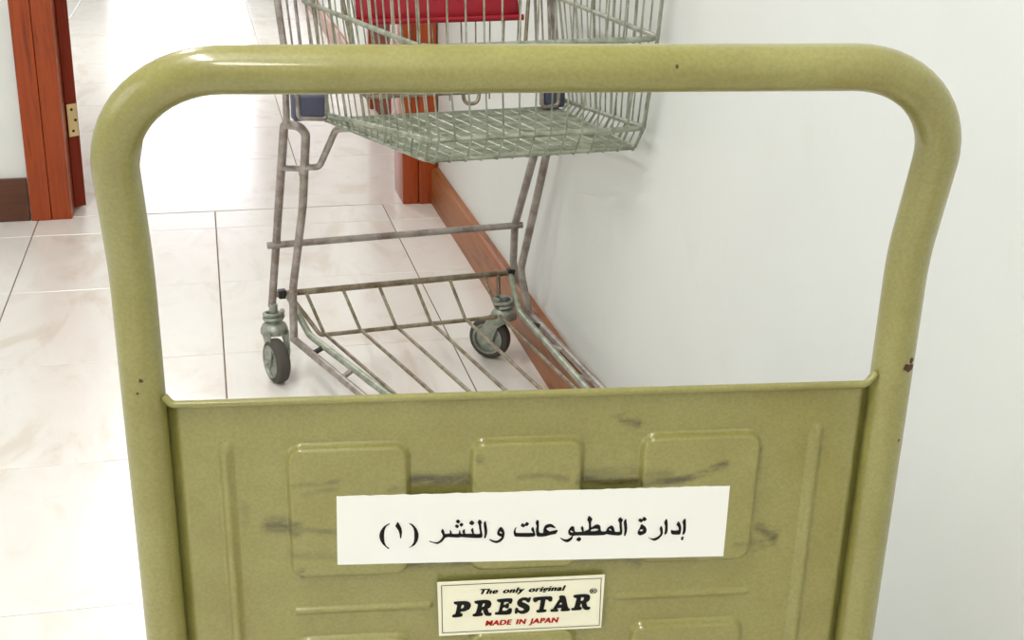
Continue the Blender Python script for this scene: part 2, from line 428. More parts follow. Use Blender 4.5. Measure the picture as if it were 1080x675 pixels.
def relief(name, x0, x1, z0, z1, nx, nz, height, parent, base=-0.0045):
    """a pressed sheet patch in the plane of the panel; height(x, z) towards the viewer"""
    V, G = [], []
    for j in range(nz + 1):
        z = z0 + (z1 - z0) * j / nz
        for i in range(nx + 1):
            x = x0 + (x1 - x0) * i / nx
            V.append((x, PY(z) + base - height(x, z), z)); G.append(grime_at(x, z))
    Fc = [(j * (nx + 1) + i, j * (nx + 1) + i + 1, (j + 1) * (nx + 1) + i + 1, (j + 1) * (nx + 1) + i) for j in range(nz) for i in range(nx)]
    me = mesh(name, V, Fc)
    at = me.attributes.new('grime', 'FLOAT', 'POINT'); at.data.foreach_set('value', G)
    o = link_obj(name, me, M['olive'], parent, True)
    return o

PZ0, PZ1 = 0.215, 0.7305
panel = relief('handle_panel', -0.2385, 0.2385, PZ0, PZ1, 220, 190, lambda x, z: -0.009 * smoothstep(0.2275, 0.237, abs(x)), truck)
mod = panel.modifiers.new('thickness', 'SOLIDIFY'); mod.thickness = 0.0016; mod.offset = -1
panel['label'] = 'olive pressed steel panel between the handle legs, scuffed'
# rolled lip along the top edge, turned up at both ends
lip = [(-0.2365, PY(0.736) - 0.006, 0.7375), (-0.232, PY(0.73) - 0.008, 0.7322), (0.230, PY(0.73) - 0.008, 0.7322), (0.2365, PY(0.736) - 0.006, 0.7395)]
tube('rolled_lip', fillet(lip, 0.006), 0.0026, M['olive'], panel, 10)
def rounded_box_height(cx, cz, hx, hz, rad, h, slope):
    def f(x, z):
        qx, qz = abs(x - cx) - hx + rad, abs(z - cz) - hz + rad
        d = math.hypot(max(qx, 0), max(qz, 0)) + min(max(qx, qz), 0) - rad
        return h * (1 - smoothstep(-slope, 0, d)) - 0.00025 * smoothstep(-0.0005, 0.001, d)
    return f
def pad(x0, x1, z0, z1, name='embossed_pad', rad=0.012, h=0.0058, slope=0.0044, step=0.0011):
    e = 0.001
    nx, nz = max(8, int((x1 - x0) / step)), max(8, int((z1 - z0) / step))
    nx, nz = min(nx, 110), min(nz, 130)
    o = relief(name, x0 - e, x1 + e, z0 - e, z1 + e, nx, nz, rounded_box_height((x0 + x1) / 2, (z0 + z1) / 2, (x1 - x0) / 2, (z1 - z0) / 2, rad, h, slope), panel, -0.0046)
    return o
for row in range(4):
    zt = 0.6995 - row * 0.1535; zb = zt - 0.1045
    if zb < PZ0 + 0.01: zb = PZ0 + 0.02
    st = 0.0011 if row < 2 else 0.004
    pad(-0.1625, -0.0785, zb, zt, step=st); pad(-0.0405, 0.0395, zb, zt, step=st); pad(0.0765, 0.1625, zb, zt, step=st)
    if row < 3:
        zr = zt - 0.132
        for a, b in ((-0.163, -0.064), (0.064, 0.165)): pad(a, b, zr - 0.0035, zr + 0.0035, 'embossed_rib', 0.0033, 0.0022, 0.0033, st)
for sx in (-1, 1):
    pad(sx * 0.2005 - 0.0055, sx * 0.2005 + 0.0055, PZ0 + 0.03, 0.7015, 'embossed_rib', 0.005, 0.0036, 0.005, 0.0014)

# --- labels
FRONT = 0.0045 + 0.0062
def slab(name, quad, off, th, mat, parent):
    fr = [Vector((x, PY(z) - off, z)) for x, z in quad]; bk = [v + Vector((0, th, 0)) for v in fr]
    n = len(fr)
    Fc = [tuple(range(n)), tuple(range(2 * n - 1, n - 1, -1))] + [(i, n + i, n + (i + 1) % n, (i + 1) % n) for i in range(n)]
    return link_obj(name, fix_normals(mesh(name, fr + bk, Fc)), mat, parent)
def ragged(a, b, n, amp):
    return [(a[0] + (b[0] - a[0]) * k / n + (random.uniform(-amp, amp) if 0 < k < n else 0), a[1] + (b[1] - a[1]) * k / n + (random.uniform(-amp, amp) if 0 < k < n else 0)) for k in range(n)]
pq = [(-0.1287, 0.6613), (0.1410, 0.6582), (0.1410, 0.6012), (-0.1297, 0.6076)]
paper_outline = ragged(pq[3], pq[2], 30, 0.0001) + ragged(pq[2], pq[1], 2, 0.0001) + ragged(pq[1], pq[0], 60, 0.00035) + ragged(pq[0], pq[3], 2, 0.0001)
paper = slab('paper_label', paper_outline, FRONT, 0.0003, M['paper'], truck)
paper['label'] = 'white paper strip with black Arabic lettering taped across the panel'
sq = [(-0.0601, 0.5432), (0.0565, 0.5438), (0.0571, 0.5888), (-0.0614, 0.5886)]
OFF2 = 0.0045 + 0.0040
stk = slab('maker_sticker', sq, OFF2, 0.0003, M['sticker'], truck)
stk['label'] = 'small cream maker sticker with black and red lettering'

def smooth_loop(pts, sub=3, k=0.38):
    n = len(pts); out = []
    for i in range(n):
        p0, p1, p2, p3 = [Vector(pts[(i + j) % n]) for j in (-1, 0, 1, 2)]
        m1, m2 = (p2 - p0) * k, (p3 - p1) * k
        for s in range(sub):
            t = s / sub
            out.append(p1 * (2 * t**3 - 3 * t**2 + 1) + m1 * (t**3 - 2 * t**2 + t) + p2 * (-2 * t**3 + 3 * t**2) + m2 * (t**3 - t**2))
    return out
def curve_to_mesh(name, cu, to3d, mat, parent):
    tmp = bpy.data.objects.new('tmp', cu); COL.objects.link(tmp)
    dg = bpy.context.evaluated_depsgraph_get(); dg.update()
    me = bpy.data.meshes.new_from_object(tmp.evaluated_get(dg)); bpy.data.objects.remove(tmp); bpy.data.curves.remove(cu)
    me.materials.clear(); me.name = name
    for v in me.vertices: v.co = to3d(v.co.x, v.co.y)
    return link_obj(name, me, mat, parent)
def inside(p, poly):
    r = False; n = len(poly)
    for i in range(n):
        a, b = poly[i], poly[i - 1]
        if (a.y > p.y) != (b.y > p.y) and p.x < (b.x - a.x) * (p.y - a.y) / (b.y - a.y) + a.x: r = not r
    return r
def fatten(pts, d):
    n = len(pts); ar = sum(pts[i - 1].x * pts[i].y - pts[i].x * pts[i - 1].y for i in range(n)); sg = 1 if ar > 0 else -1
    out = []
    for i in range(n):
        t = pts[(i + 1) % n] - pts[i - 1]
        out.append(pts[i] + (Vector((t.y, -t.x)).normalized() * sg * d if t.length > 0 else Vector((0, 0))))
    return out
def glyphs(name, loops, off, mat, parent, sub=3, fat=0.0):
    cu = bpy.data.curves.new(name, 'CURVE'); cu.dimensions = '2D'; cu.fill_mode = 'BOTH'
    raw = [[Vector((x / 1e5, z / 1e5)) for x, z in lp] for lp in loops]
    for ln, lp in enumerate(loops):
        pts = smooth_loop([(x / 1e5, z / 1e5) for x, z in lp], sub) if sub > 1 else [Vector((x / 1e5, z / 1e5)) for x, z in lp]
        hole = any(k != ln and inside(raw[ln][0], raw[k]) for k in range(len(raw)))
        pts = fatten(pts, -0.3 * fat if hole else fat)
        sp = cu.splines.new('POLY'); sp.points.add(len(pts) - 1); sp.use_cyclic_u = True
        for q, p in zip(sp.points, pts): q.co = (p.x, p.y, 0, 1)
    return curve_to_mesh(name, cu, lambda x, z: Vector((x, PY(z) - off, z)), mat, parent)
def text(name, body, x0, x1, zbase, height, off, mat, parent, shear=0.25, bold=0.03, slope=0.0, heavy=0.0):
    cu = bpy.data.curves.new(name, 'FONT'); cu.body = body; cu.size = 1.0; cu.shear = shear; cu.offset = bold
    cu.space_word = 1.5; cu.space_character = 1.12
    o = curve_to_mesh(name, cu, lambda x, y: Vector((x, 0, y)), mat, parent)
    xs = [v.co.x for v in o.data.vertices]; a, b = min(xs), max(xs); sx = (x1 - x0) / (b - a)
    if heavy:                                    # heavier strokes: the same letters struck again a hair apart
        bm = bmesh.new(); bm.from_mesh(o.data)
        for q in (-1, 1):
            d = bmesh.ops.duplicate(bm, geom=list(bm.verts[:]) + list(bm.edges[:]) + list(bm.faces[:])) if q < 0 else bmesh.ops.duplicate(bm, geom=base_geom)
            if q < 0: base_geom = [g for g in d['geom']]
            for g in d['geom']:
                if isinstance(g, bmesh.types.BMVert): g.co.x += heavy * (1 if q < 0 else 1); g.co.z += heavy * 0.35 * q
        bm.to_mesh(o.data); bm.free()
    for v in o.data.vertices:
        x = x0 + (v.co.x - a) * sx; z = zbase + v.co.z / 0.72 * height + slope * (x - x0)
        v.co = Vector((x, PY(z) - off, z))
    return o
ARABIC = [ [(-9382,63898),(-9718,63692),(-9963,63343),(-10065,62958),(-10000,62564),(-9815,62219),(-9485,61894),(-9436,61948),(-9625,62126),(-9740,62440),(-9765,62888),(-9725,63332),(-9600,63659),(-9373,63859)],
[(-8810,63967),(-8694,63756),(-8578,63474),(-8543,63166),(-8575,62888),(-8611,62694),(-8659,62697),(-8689,62977),(-8748,63259),(-8864,63487),(-8967,63658),(-8907,63822)],
[(-8049,63855),(-7811,63744),(-7551,63399),(-7424,63002),(-7426,62723),(-7510,62390),(-7705,62090),(-8068,61899),(-7922,62016),(-7752,62289),(-7701,62624),(-7697,63127),(-7766,63464),(-7907,63693)],
[(-6656,62378),(-6416,62283),(-6175,62243),(-5981,62346),(-5827,62536),(-5750,62729),(-5798,62927),(-5870,63087),(-5764,63306),(-5658,63061),(-5615,62891),(-5403,62898),(-5258,62930),(-5283,63082),(-5244,63192),(-5186,63078),(-5123,62885),(-4920,62858),(-4679,62864),(-4641,63042),(-4593,63151),(-4559,62982),(-4510,62856),(-4365,62861),(-4414,63059),(-4271,63220),(-4245,63023),(-4205,62842),(-3760,62821),(-3736,62860),(-3821,63116),(-3716,63279),(-3656,63108),(-3605,62814),(-3203,62796),(-3256,63202),(-3293,63511),(-3372,63710),(-3239,63927),(-3082,63697),(-3139,63560),(-3104,63083),(-3069,62491),(-3952,62532),(-4533,62599),(-4702,62567),(-5209,62619),(-5402,62640),(-5586,62592),(-5668,62500),(-5813,62282),(-6006,62179),(-6127,62111),(-6392,62214),(-6632,62315)],
[(-4732,63994),(-4577,63831),(-4707,63687),(-4866,63833)],
[(-4490,63716),(-4355,63576),(-4489,63426),(-4610,63571)],
[(-4803,63607),(-4658,63461),(-4768,63316),(-4932,63474)],
[(-3793,63868),(-3599,63692),(-3742,63504),(-3950,63652)],
[(-2842,63786),(-2776,63515),(-2717,63065),(-2718,62784),(-2825,62440),(-2908,62455),(-2878,62792),(-2917,63186),(-2956,63607)],
[(-1742,63256),(-1568,63012),(-1514,62728),(-1580,62337),(-1796,62092),(-2062,62003),(-2307,62088),(-2553,62281),(-2505,62324),(-2236,62187),(-1992,62175),(-1799,62319),(-1695,62466),(-1852,62547),(-2000,62667),(-2013,62864),(-1933,63085),(-1839,63221)],
[(-1834,62923),(-1686,62821),(-1709,62737),(-1832,62799)],
[(-696,63208),(-741,63030),(-747,62834),(-613,62732),(413,62684),(435,62779),(332,62981),(449,63172),(541,62859),(567,62406),(-680,62453),(-839,62584),(-874,62840),(-815,63062)],
[(-289,63498),(-155,63385),(1,63574),(165,63438),(33,63259),(-75,63292),(-199,63174),(-397,63295)],
[(742,63720),(844,63547),(847,62901),(937,62671),(1172,62660),(1189,62942),(1278,63219),(1495,63338),(1739,63327),(2017,63061),(1945,63020),(1673,63100),(1454,63053),(1384,62961),(1610,62753),(1854,62798),(2171,62840),(2058,62563),(1668,62479),(1279,62373),(837,62382),(711,62512),(666,62909),(706,63245),(626,63501)],
[(2354,62220),(2615,62083),(2862,62060),(3080,62175),(3196,62351),(3022,62393),(2933,62551),(2935,62777),(3049,62997),(3178,63104),(3319,63002),(3397,62642),(3851,62621),(3872,62705),(3799,62924),(3881,63089),(3973,62899),(4002,62654),(4119,62694),(4337,62786),(4349,63079),(4313,63363),(4220,63564),(4316,63868),(4558,63605),(4484,63383),(4512,62947),(4743,63089),(4961,63164),(5141,63015),(5177,62759),(5259,62596),(5556,62582),(5667,62849),(5930,63035),(6113,62829),(6202,62530),(6540,62514),(6504,62924),(6473,63237),(6369,63439),(6515,63669),(6710,63435),(6637,63229),(6687,62263),(5967,62279),(5616,62369),(5421,62293),(4728,62297),(3344,62344),(3230,62111),(3041,61893),(2846,61833),(2569,61983)],
[(3072,62770),(3233,62690),(3261,62592),(3097,62628)],
[(4511,62749),(4754,62835),(4978,62796),(5016,62709),(4812,62639),(4506,62642)],
[(5745,62761),(5894,62754),(5951,62610),(5825,62661)],
[(3695,62203),(3849,62054),(3719,61849),(3495,62013)],
[(6918,63527),(6983,63242),(7042,62786),(7025,62446),(6942,62154),(6865,62198),(6870,62567),(6824,62966),(6783,63279)],
[(8048,63035),(8307,62842),(8421,62610),(8396,62354),(8220,62209),(7975,62146),(7817,62296),(7832,62466),(7940,62745),(7980,62914)],
[(8022,62628),(8199,62574),(8081,62466),(7939,62507)],
[(7921,63510),(8050,63420),(8186,63628),(8382,63433),(8256,63286),(8131,63315),(8013,63195),(7796,63347)],
[(8569,61964),(8766,61852),(9016,61851),(9258,61972),(9422,62153),(9435,62335),(9357,62624),(9453,62835),(9559,62586),(9591,62242),(9505,62017),(9319,61797),(9077,61665),(8821,61763)],
[(9790,63398),(9874,63111),(9921,62541),(9890,62257),(9774,62119),(9720,62179),(9735,62492),(9727,62834),(9644,63122)],
[(10640,63145),(10795,62928),(10877,62611),(10866,62269),(10803,62089),(10274,62125),(10177,62301),(10200,62482),(10329,62419),(10680,62420),(10710,62561),(10648,62735),(10538,62883)],
[(11103,63368),(11176,63053),(11212,62538),(11193,62254),(11081,62059),(11014,62090),(11030,62433),(11011,62833),(10943,63092)],
[(11058,61888),(11123,61827),(11051,61773),(11106,61713),(11038,61601),(10906,61694),(10975,61777),(10944,61864)] ]
BRAND = [ [(-4926,57159),(-4219,57182),(-3897,57088),(-3779,56829),(-3893,56528),(-4214,56369),(-4459,56351),(-4523,56216),(-4374,56131),(-4418,55941),(-4825,55886),(-5051,55922),(-5019,56090),(-4845,56157),(-4744,56613),(-4720,56918),(-4893,57004)],
[(-4379,56915),(-4249,56854),(-4281,56664),(-4460,56582),(-4442,56788)],
[(-3460,57156),(-2738,57209),(-2414,57100),(-2333,56865),(-2407,56600),(-2587,56479),(-2498,56143),(-2322,56095),(-2346,55903),(-2624,55895),(-2788,56043),(-2890,56419),(-2987,56401),(-3049,56174),(-2932,56090),(-2981,55915),(-3564,55893),(-3598,56050),(-3405,56155),(-3280,56610),(-3251,56915),(-3445,56987)],
[(-2896,56957),(-2766,56889),(-2829,56700),(-2990,56655)],
[(-1866,57208),(-877,57232),(-908,56850),(-1051,56857),(-1118,56984),(-1410,56984),(-1451,56741),(-1295,56732),(-1193,56842),(-1082,56798),(-1121,56476),(-1238,56460),(-1337,56542),(-1498,56512),(-1546,56245),(-1234,56228),(-1042,56410),(-872,56363),(-981,55943),(-1976,55960),(-1998,56116),(-1785,56181),(-1665,56752),(-1649,56966),(-1831,57030)],
[(466,57236),(377,56888),(247,56895),(81,57058),(-114,57037),(-143,56901),(88,56773),(353,56566),(405,56293),(300,56066),(10,55927),(-252,55965),(-417,56083),(-480,55978),(-611,56000),(-574,56423),(-444,56393),(-355,56203),(-93,56142),(35,56259),(-34,56394),(-330,56564),(-465,56764),(-406,57068),(-151,57246),(141,57254),(305,57168),(355,57242)],
[(727,57222),(1930,57250),(1962,56879),(1812,56872),(1710,56993),(1527,57026),(1462,56583),(1408,56199),(1592,56150),(1557,55997),(989,55974),(919,56133),(1113,56200),(1185,56675),(1202,56997),(993,56993),(854,56862),(703,56916)],
[(2518,57219),(2679,57287),(2931,57182),(3103,56416),(3210,56178),(3297,56134),(3249,56005),(2803,55983),(2656,56053),(2718,56166),(2682,56269),(2420,56260),(2358,56162),(2458,56103),(2409,55989),(1970,55998),(1946,56131),(2127,56222),(2403,56763),(2558,57025)],
[(2601,56714),(2700,56685),(2705,56554),(2522,56541)],
[(3581,57278),(4313,57316),(4644,57221),(4707,56986),(4631,56759),(4460,56613),(4554,56260),(4740,56211),(4708,56034),(4432,56018),(4227,56200),(4148,56530),(4050,56520),(4013,56289),(4128,56205),(4089,56037),(3478,56023),(3453,56165),(3634,56248),(3745,56768),(3767,57037),(3588,57100)],
[(4093,57073),(4292,57032),(4235,56819),(4059,56790)] ]

TXT = 0.0003
glyphs('lettering', ARABIC, FRONT + TXT, M['ink'], paper, 3, 0.0001)
glyphs('lettering', BRAND, OFF2 + TXT, M['ink'], stk, 3, 0.00028)
text('lettering', 'The only original', -0.0312, 0.0290, 0.5773, 0.0043, OFF2 + TXT, M['ink'], stk, 0.3, 0.012, 0.0, 0.05)
rd = text('lettering', 'MADE IN JAPAN', -0.0274, 0.0250, 0.5505, 0.0043, OFF2 + TXT, M['red_ink'], stk, 0.2, 0.015, 0.0, 0.045); rd['label'] = 'red lettering'
text('lettering', '\u00ae', 0.0467, 0.0516, 0.5736, 0.0042, OFF2 + TXT, M['ink'], stk, 0.0, 0.0, 0.0, 0.03)
def frame_line(name, q, t, off, mat, parent):
    cx, cz = sum(p[0] for p in q) / 4, sum(p[1] for p in q) / 4
    inn = [(x + (t if x < cx else -t), z + (t if z < cz else -t)) for x, z in q]
    V = [Vector((x, PY(z) - off, z)) for x, z in q + inn]
    return link_obj(name, mesh(name, V, [(i, (i + 1) % 4, 4 + (i + 1) % 4, 4 + i) for i in range(4)]), mat, parent)
frame_line('printed_border', [(-0.0579, 0.5457), (0.0552, 0.5458), (0.0548, 0.5863), (-0.0586, 0.5859)], 0.00045, OFF2 + TXT, M['ink'], stk)

# --- chips in the paint of the tube
def chip(x, y, z, r, ax):
    nrm = Vector(ax).normalized(); u = nrm.orthogonal().normalized(); v = nrm.cross(u); c = Vector((x, y, z))
    ring = [c + (u * math.cos(a) + v * math.sin(a)) * r * random.uniform(0.55, 1.2) for a in [2 * math.pi * k / 9 for k in range(9)]]
    V = [c + nrm * 0.0006] + ring
    return link_obj('paint_chip', mesh('paint_chip', V, [(0, i + 1, (i + 1) % 9 + 1) for i in range(9)]), M['chip'], hb)
def chip_on(cx, cy, cz, d, r):
    d = Vector(d).normalized(); p = Vector((cx, cy, cz)) + d * (TR - 0.0001); return chip(p.x, p.y, p.z, r, d)
chip_on(0.25, PY(0.745), 0.745, (0.45, -0.9, 0), 0.0042); chip_on(0.25, PY(0.75), 0.75, (0.6, -0.8, 0), 0.003)
chip_on(0.25, PY(0.69), 0.69, (0.5, -0.85, 0), 0.0014); chip_on(-0.25, PY(0.752), 0.752, (0.1, -1, 0), 0.0016)
for _k in range(7): chip_on(-0.2505 + 0.0008 * _k, -0.042 - 0.0025 * (_k % 3), 0.905 + 0.0035 * _k * (1 if _k % 2 else 0.4), (-0.5 + 0.12 * (_k % 4), -1, 0.1), 0.0007)
chip_on(-0.25, PY(0.743), 0.743, (-0.1, -1, 0), 0.001); chip_on(0.074, -0.0825, 0.9535, (0, -1, 0.25), 0.0014)

# --- platform and casters hidden behind the panel
deck = box('platform', (-0.29, 0.005, 0.165), (0.29, 0.76, 0.2), M['olive'], truck, 0.012, 3)
box('deck_mat', (-0.27, 0.03, 0.2), (0.27, 0.74, 0.204), M['deck'], deck, 0.001)
for sx in (-1, 1):
    box('handle_bracket', (sx * 0.25 - 0.02, -0.018, 0.17), (sx * 0.25 + 0.02, 0.03, 0.25), M['olive'], truck, 0.003)
    for y in (0.1, 0.66):
        c = link_obj('caster', mesh('caster', *join_data([box_data((-0.03, -0.035, 0.155), (0.03, 0.035, 0.165)), box_data((-0.024, -0.02, 0.055), (-0.021, 0.02, 0.157)), box_data((0.021, -0.02, 0.055), (0.024, 0.02, 0.157))])), M['zinc'], truck)
        c.location = (sx * 0.21, y, 0)
        lathe('wheel', [(0.02, -0.018), (0.055, -0.018), (0.0625, -0.012), (0.0625, 0.012), (0.055, 0.018), (0.02, 0.018), (0.02, -0.018)], M['rubber'], c, 28, 'X', (0, 0, 0.0625))
# ------------------------------------------------------------------ shopping cart (front end towards the viewer)
PSI = math.radians(6.5)
# local axes of the cart: +x across to the right, -y forward (towards the viewer), z up
cart = tag(empty('shopping_cart', (0.375, 2.68, 0), PSI), 'wire shopping cart with a red flap standing behind the hand truck', 'shopping cart')
def P(s, t, z): return Vector((s, -t, z))
def PP(l): return [P(*q) for q in l]
# --- side frames: hairpin legs
LEFT = dict(rear=[(-0.270, -0.03, 0.15), (-0.263, -0.038, 0.2), (-0.257, -0.02, 0.285), (-0.268, 0.205, 0.578)],
            front=[(-0.236, 0.246, 0.578), (-0.226, 0.125, 0.4), (-0.238, 0.045, 0.21), (-0.243, 0.06, 0.105)])
RIGHT = dict(rear=[(0.262, -0.03, 0.15), (0.258, -0.038, 0.2), (0.254, -0.02, 0.285), (0.236, 0.205, 0.578)],
             front=[(0.236, 0.25, 0.578), (0.243, 0.148, 0.4), (0.240, 0.06, 0.21), (0.254, 0.08, 0.118)])
for S_ in (LEFT, RIGHT):
    pts = PP(S_['rear'] + S_['front'])
    tube('leg_frame', fillet(pts, [0, 0.03, 0.06, 0.018, 0.018, 0.2, 0.05, 0], 6), 0.0082, M['tube_grey'], cart, 12)
    a = Vector(P(*S_['rear'][2])).lerp(P(*S_['rear'][3]), 0.66); b = Vector(P(*S_['front'][1])).lerp(P(*S_['front'][0]), 0.5)
    tube('rung', [a, b], 0.006, M['tube_grey'], cart, 10)
tube('cross_bar', PP([(-0.276, -0.012, 0.287), (0.268, -0.012, 0.287)]), 0.0072, M['tube_grey'], cart, 12)
# --- bottom rack
rack = tubes('bottom_rack', [
    (PP([(-0.262, -0.036, 0.174), (0.262, -0.036, 0.174)]), 0.0068, False),
    (fillet(PP([(-0.232, -0.034, 0.172), (-0.186, 0.045, 0.105), (0.2, 0.045, 0.105), (0.222, -0.034, 0.172)]), 0.012), 0.0045, False),
    ], M['rack_wire'], cart, 10)
tube('rack_end_bar', PP([(-0.118, 0.80, 0.176), (0.152, 0.80, 0.176)]), 0.0055, M['rack_wire'], rack, 10)
for k in range(6):
    s0 = -0.198 + 0.0775 * k; s1 = -0.1775 + 0.0755 * k; s2 = -0.116 + 0.053 * k
    tube('rack_wire', fillet(PP([(s0, -0.036, 0.174), (s1, 0.04, 0.107), (s2, 0.80, 0.176)]), 0.01), 0.0036, M['rack_wire'], rack, 8)
for s in (-0.247, 0.252):
    box('clip', (s - 0.008, 0.026, 0.165), (s + 0.008, 0.046, 0.183), M['black'], cart, 0.003)
# --- lower rails, two per side joined by small spacers
def rail(side):
    if side < 0:
        up = [(-0.236, -0.02, 0.172), (-0.215, 0.085, 0.122), (-0.117, 0.82, 0.182)]
        lo = [(-0.243, 0.058, 0.108), (-0.14, 0.81, 0.158)]
    else:
        up = [(0.246, -0.02, 0.172), (0.232, 0.085, 0.124), (0.150, 0.82, 0.182)]
        lo = [(0.254, 0.078, 0.120), (0.190, 0.81, 0.170)]
    r = tube('rail', fillet(PP(up), 0.03), 0.0068, M['zinc'], cart, 12)
    tube('rail', PP(lo), 0.0075, M['tube_grey'], cart, 12)
    for q in (0.12, 0.34, 0.6):
        a = P(*up[1]).lerp(P(*up[2]), q); b = P(*lo[0]).lerp(P(*lo[1]), q + 0.03)
        tube('spacer', [a, b], 0.0055, M['black'] if q == 0.12 else M['tube_grey'], r, 8)
rail(-1); rail(1)
# --- casters
def caster(loc, ang, r=0.0465, off=(0.0, 0.034), stem=0.045):
    """loc: floor point under the wheel; ang: heading of the axle (towards the outer face)"""
    c = empty('caster', loc, ang, cart)
    t = 0.0145
    w = lathe('wheel', [(0.034, -t), (r - 0.008, -t), (r - 0.002, -t + 0.004), (r, -t + 0.009), (r, t - 0.009), (r - 0.002, t - 0.004), (r - 0.008, t), (0.034, t), (0.034, -t)], M['rubber'], c, 36, 'X', (0, 0, r))
    h = lathe('hub', [(0.0, -t + 0.001), (0.010, -t + 0.001), (0.012, -t + 0.004), (0.028, -t + 0.004), (0.030, -t - 0.001), (0.0345, -t - 0.001), (0.0345, t + 0.001), (0.030, t + 0.001), (0.028, t - 0.004), (0.012, t - 0.004), (0.010, t - 0.001), (0.0, t - 0.001)], M['hub'], c, 30, 'X', (0, 0, r))
    # fork: two cheeks meeting in a domed crown that carries the stem
    V, Fc = [], []
    for sx in (-1, 1):
        prof = [(-0.012, r - 0.012), (0.012, r - 0.012), (0.026, r + 0.03), (0.056, r * 2 + 0.006), (0.008, r * 2 + 0.012), (-0.012, r + 0.02)]
        o = len(V)
        for dx in (0.0185, 0.0215): V += [Vector((sx * dx + off[0] * smoothstep(r, 2 * r, z), y, z)) for y, z in prof]
        n = len(prof); Fc += [tuple(o + i for i in range(n)), tuple(o + n + i for i in range(n - 1, -1, -1))] + [(o + i, o + n + i, o + n + (i + 1) % n, o + (i + 1) % n) for i in range(n)]
    cv, cf = lathe_data([(0.0, 0.022), (0.014, 0.021), (0.024, 0.014), (0.0285, 0.004), (0.0285, -0.004), (0.0, -0.004)], 24, 'Z')
    cv = [v + Vector((off[0], off[1], 2 * r + 0.007)) for v in cv]
    ax = tube_data([(-0.026, 0, r), (0.026, 0, r)], 0.006, 10)
    me = fix_normals(mesh('fork', *join_data([(V, Fc), (cv, cf), ax])))
    link_obj('fork', me, M['hub'], c, 0.6)
    cz = 2 * r + 0.03
    coil = [(off[0] + 0.019 * math.cos(a), off[1] + 0.019 * math.sin(a), cz + 0.018 * a / (4 * math.pi)) for a in [4 * math.pi * k / 40 for k in range(41)]]
    tubes('stem', [([(off[0], off[1], 2 * r), (off[0], off[1], cz + stem)], 0.009, False), (coil, 0.0042, False)], M['hub'], c, 10)
    return c
def cart_local(x, y):   # floor point of the room -> cart coordinates
    dx, dy = x - 0.375, y - 2.68
    return (dx * math.cos(PSI) + dy * math.sin(PSI), -dx * math.sin(PSI) + dy * math.cos(PSI), 0)
caster(cart_local(0.106, 2.638), math.radians(20) - PSI, off=(0.012, 0.034), stem=0.035)
caster(cart_local(0.566, 2.695), math.radians(232) - PSI, off=(0.0, 0.032), stem=0.022)
caster(cart_local(0.40, 1.9), math.radians(186) - PSI); caster(cart_local(0.56, 1.88), math.radians(170) - PSI)

# --- basket
def lerp(a, b, t): return a + (b - a) * t
def ring_pts(lvl):
    # (rear half width left, right, rear t, rear z), (front left, right, t, z)
    R_ = {0: ((-0.205, 0.232, 0.262, 0.592), (-0.143, 0.196, 0.715, 0.6165)),
          1: ((-0.212, 0.247, 0.262, 0.606), (-0.148, 0.190, 0.758, 0.657)),
          2: ((-0.228, 0.232, 0.225, 0.795), (-0.172, 0.190, 0.795, 0.797)),
          3: ((-0.240, 0.232, 0.205, 0.955), (-0.186, 0.186, 0.825, 0.945))}
    return R_[lvl]
def corner(lvl):
    (rl, rr, rt, rz), (fl, fr, ft, fz) = ring_pts(lvl)
    return P(rl, rt, rz), P(fl, ft, fz), P(fr, ft, fz), P(rr, rt, rz)
def ring_path(lvl, rad): a, b, c, d = corner(lvl); return fillet([a, b, c, d], rad, 6)
basket = tubes('basket', [(ring_path(0, 0.02), 0.0028, False), (ring_path(1, 0.024), 0.0042, False), (ring_path(2, 0.03), 0.0042, False), (ring_path(3, 0.04), 0.0052, False),
                          ([corner(0)[0], corner(0)[3]], 0.0045, False), ([corner(3)[0], corner(3)[3]], 0.0045, False)], M['zinc'], cart, 10)
basket['label'] = 'grey wire basket with slanted front'
WR = 0.0014
cs = [corner(k) for k in range(4)]
NF = 14
for k in range(NF):                                   # front wires run on along the basket floor
    q = (k + 0.35) / (NF - 0.3)
    f = [c[1].lerp(c[2], q) for c in cs]; rear = cs[0][0].lerp(cs[0][3], q)
    off = Vector((0, -0.003, 0))
    tube('front_wire', fillet([rear + Vector((0, 0, -0.003)), f[0] + Vector((0, -0.004, -0.003)), f[1] + off, f[2] + off, f[3] + off], [0, 0.012, 0, 0, 0]), WR, M['zinc'], basket, 6)
NS = 17
for i_side, (ia, ib) in enumerate(((0, 1), (3, 2))):
    for k in range(NS):
        q = (k + 0.4) / (NS - 0.1)
        pts = [c[ia].lerp(c[ib], q) for c in cs]
        tube('side_wire', pts, WR, M['zinc'], basket, 6)
        if k % 3 == 1:                                # a second wire close beside it, as on the doubled uprights
            d = (cs[1][ib] - cs[1][ia]).normalized() * 0.0075
            tube('side_wire', [p + d for p in pts], WR * 0.9, M['zinc'], basket, 6)
NB = 44
for k in range(NB):                                   # cross wires of the floor
    q = (k + 0.4) / NB
    tube('floor_wire', [cs[0][0].lerp(cs[0][1], q), cs[0][3].lerp(cs[0][2], q)], WR, M['zinc'], basket, 6)
for k in range(13):                                   # finer lengthwise wires between the front wires
    q = (k + 0.9) / 13.7
    tube('floor_wire', [cs[0][0].lerp(cs[0][3], q), cs[0][1].lerp(cs[0][2], q)], WR, M['zinc'], basket, 6)
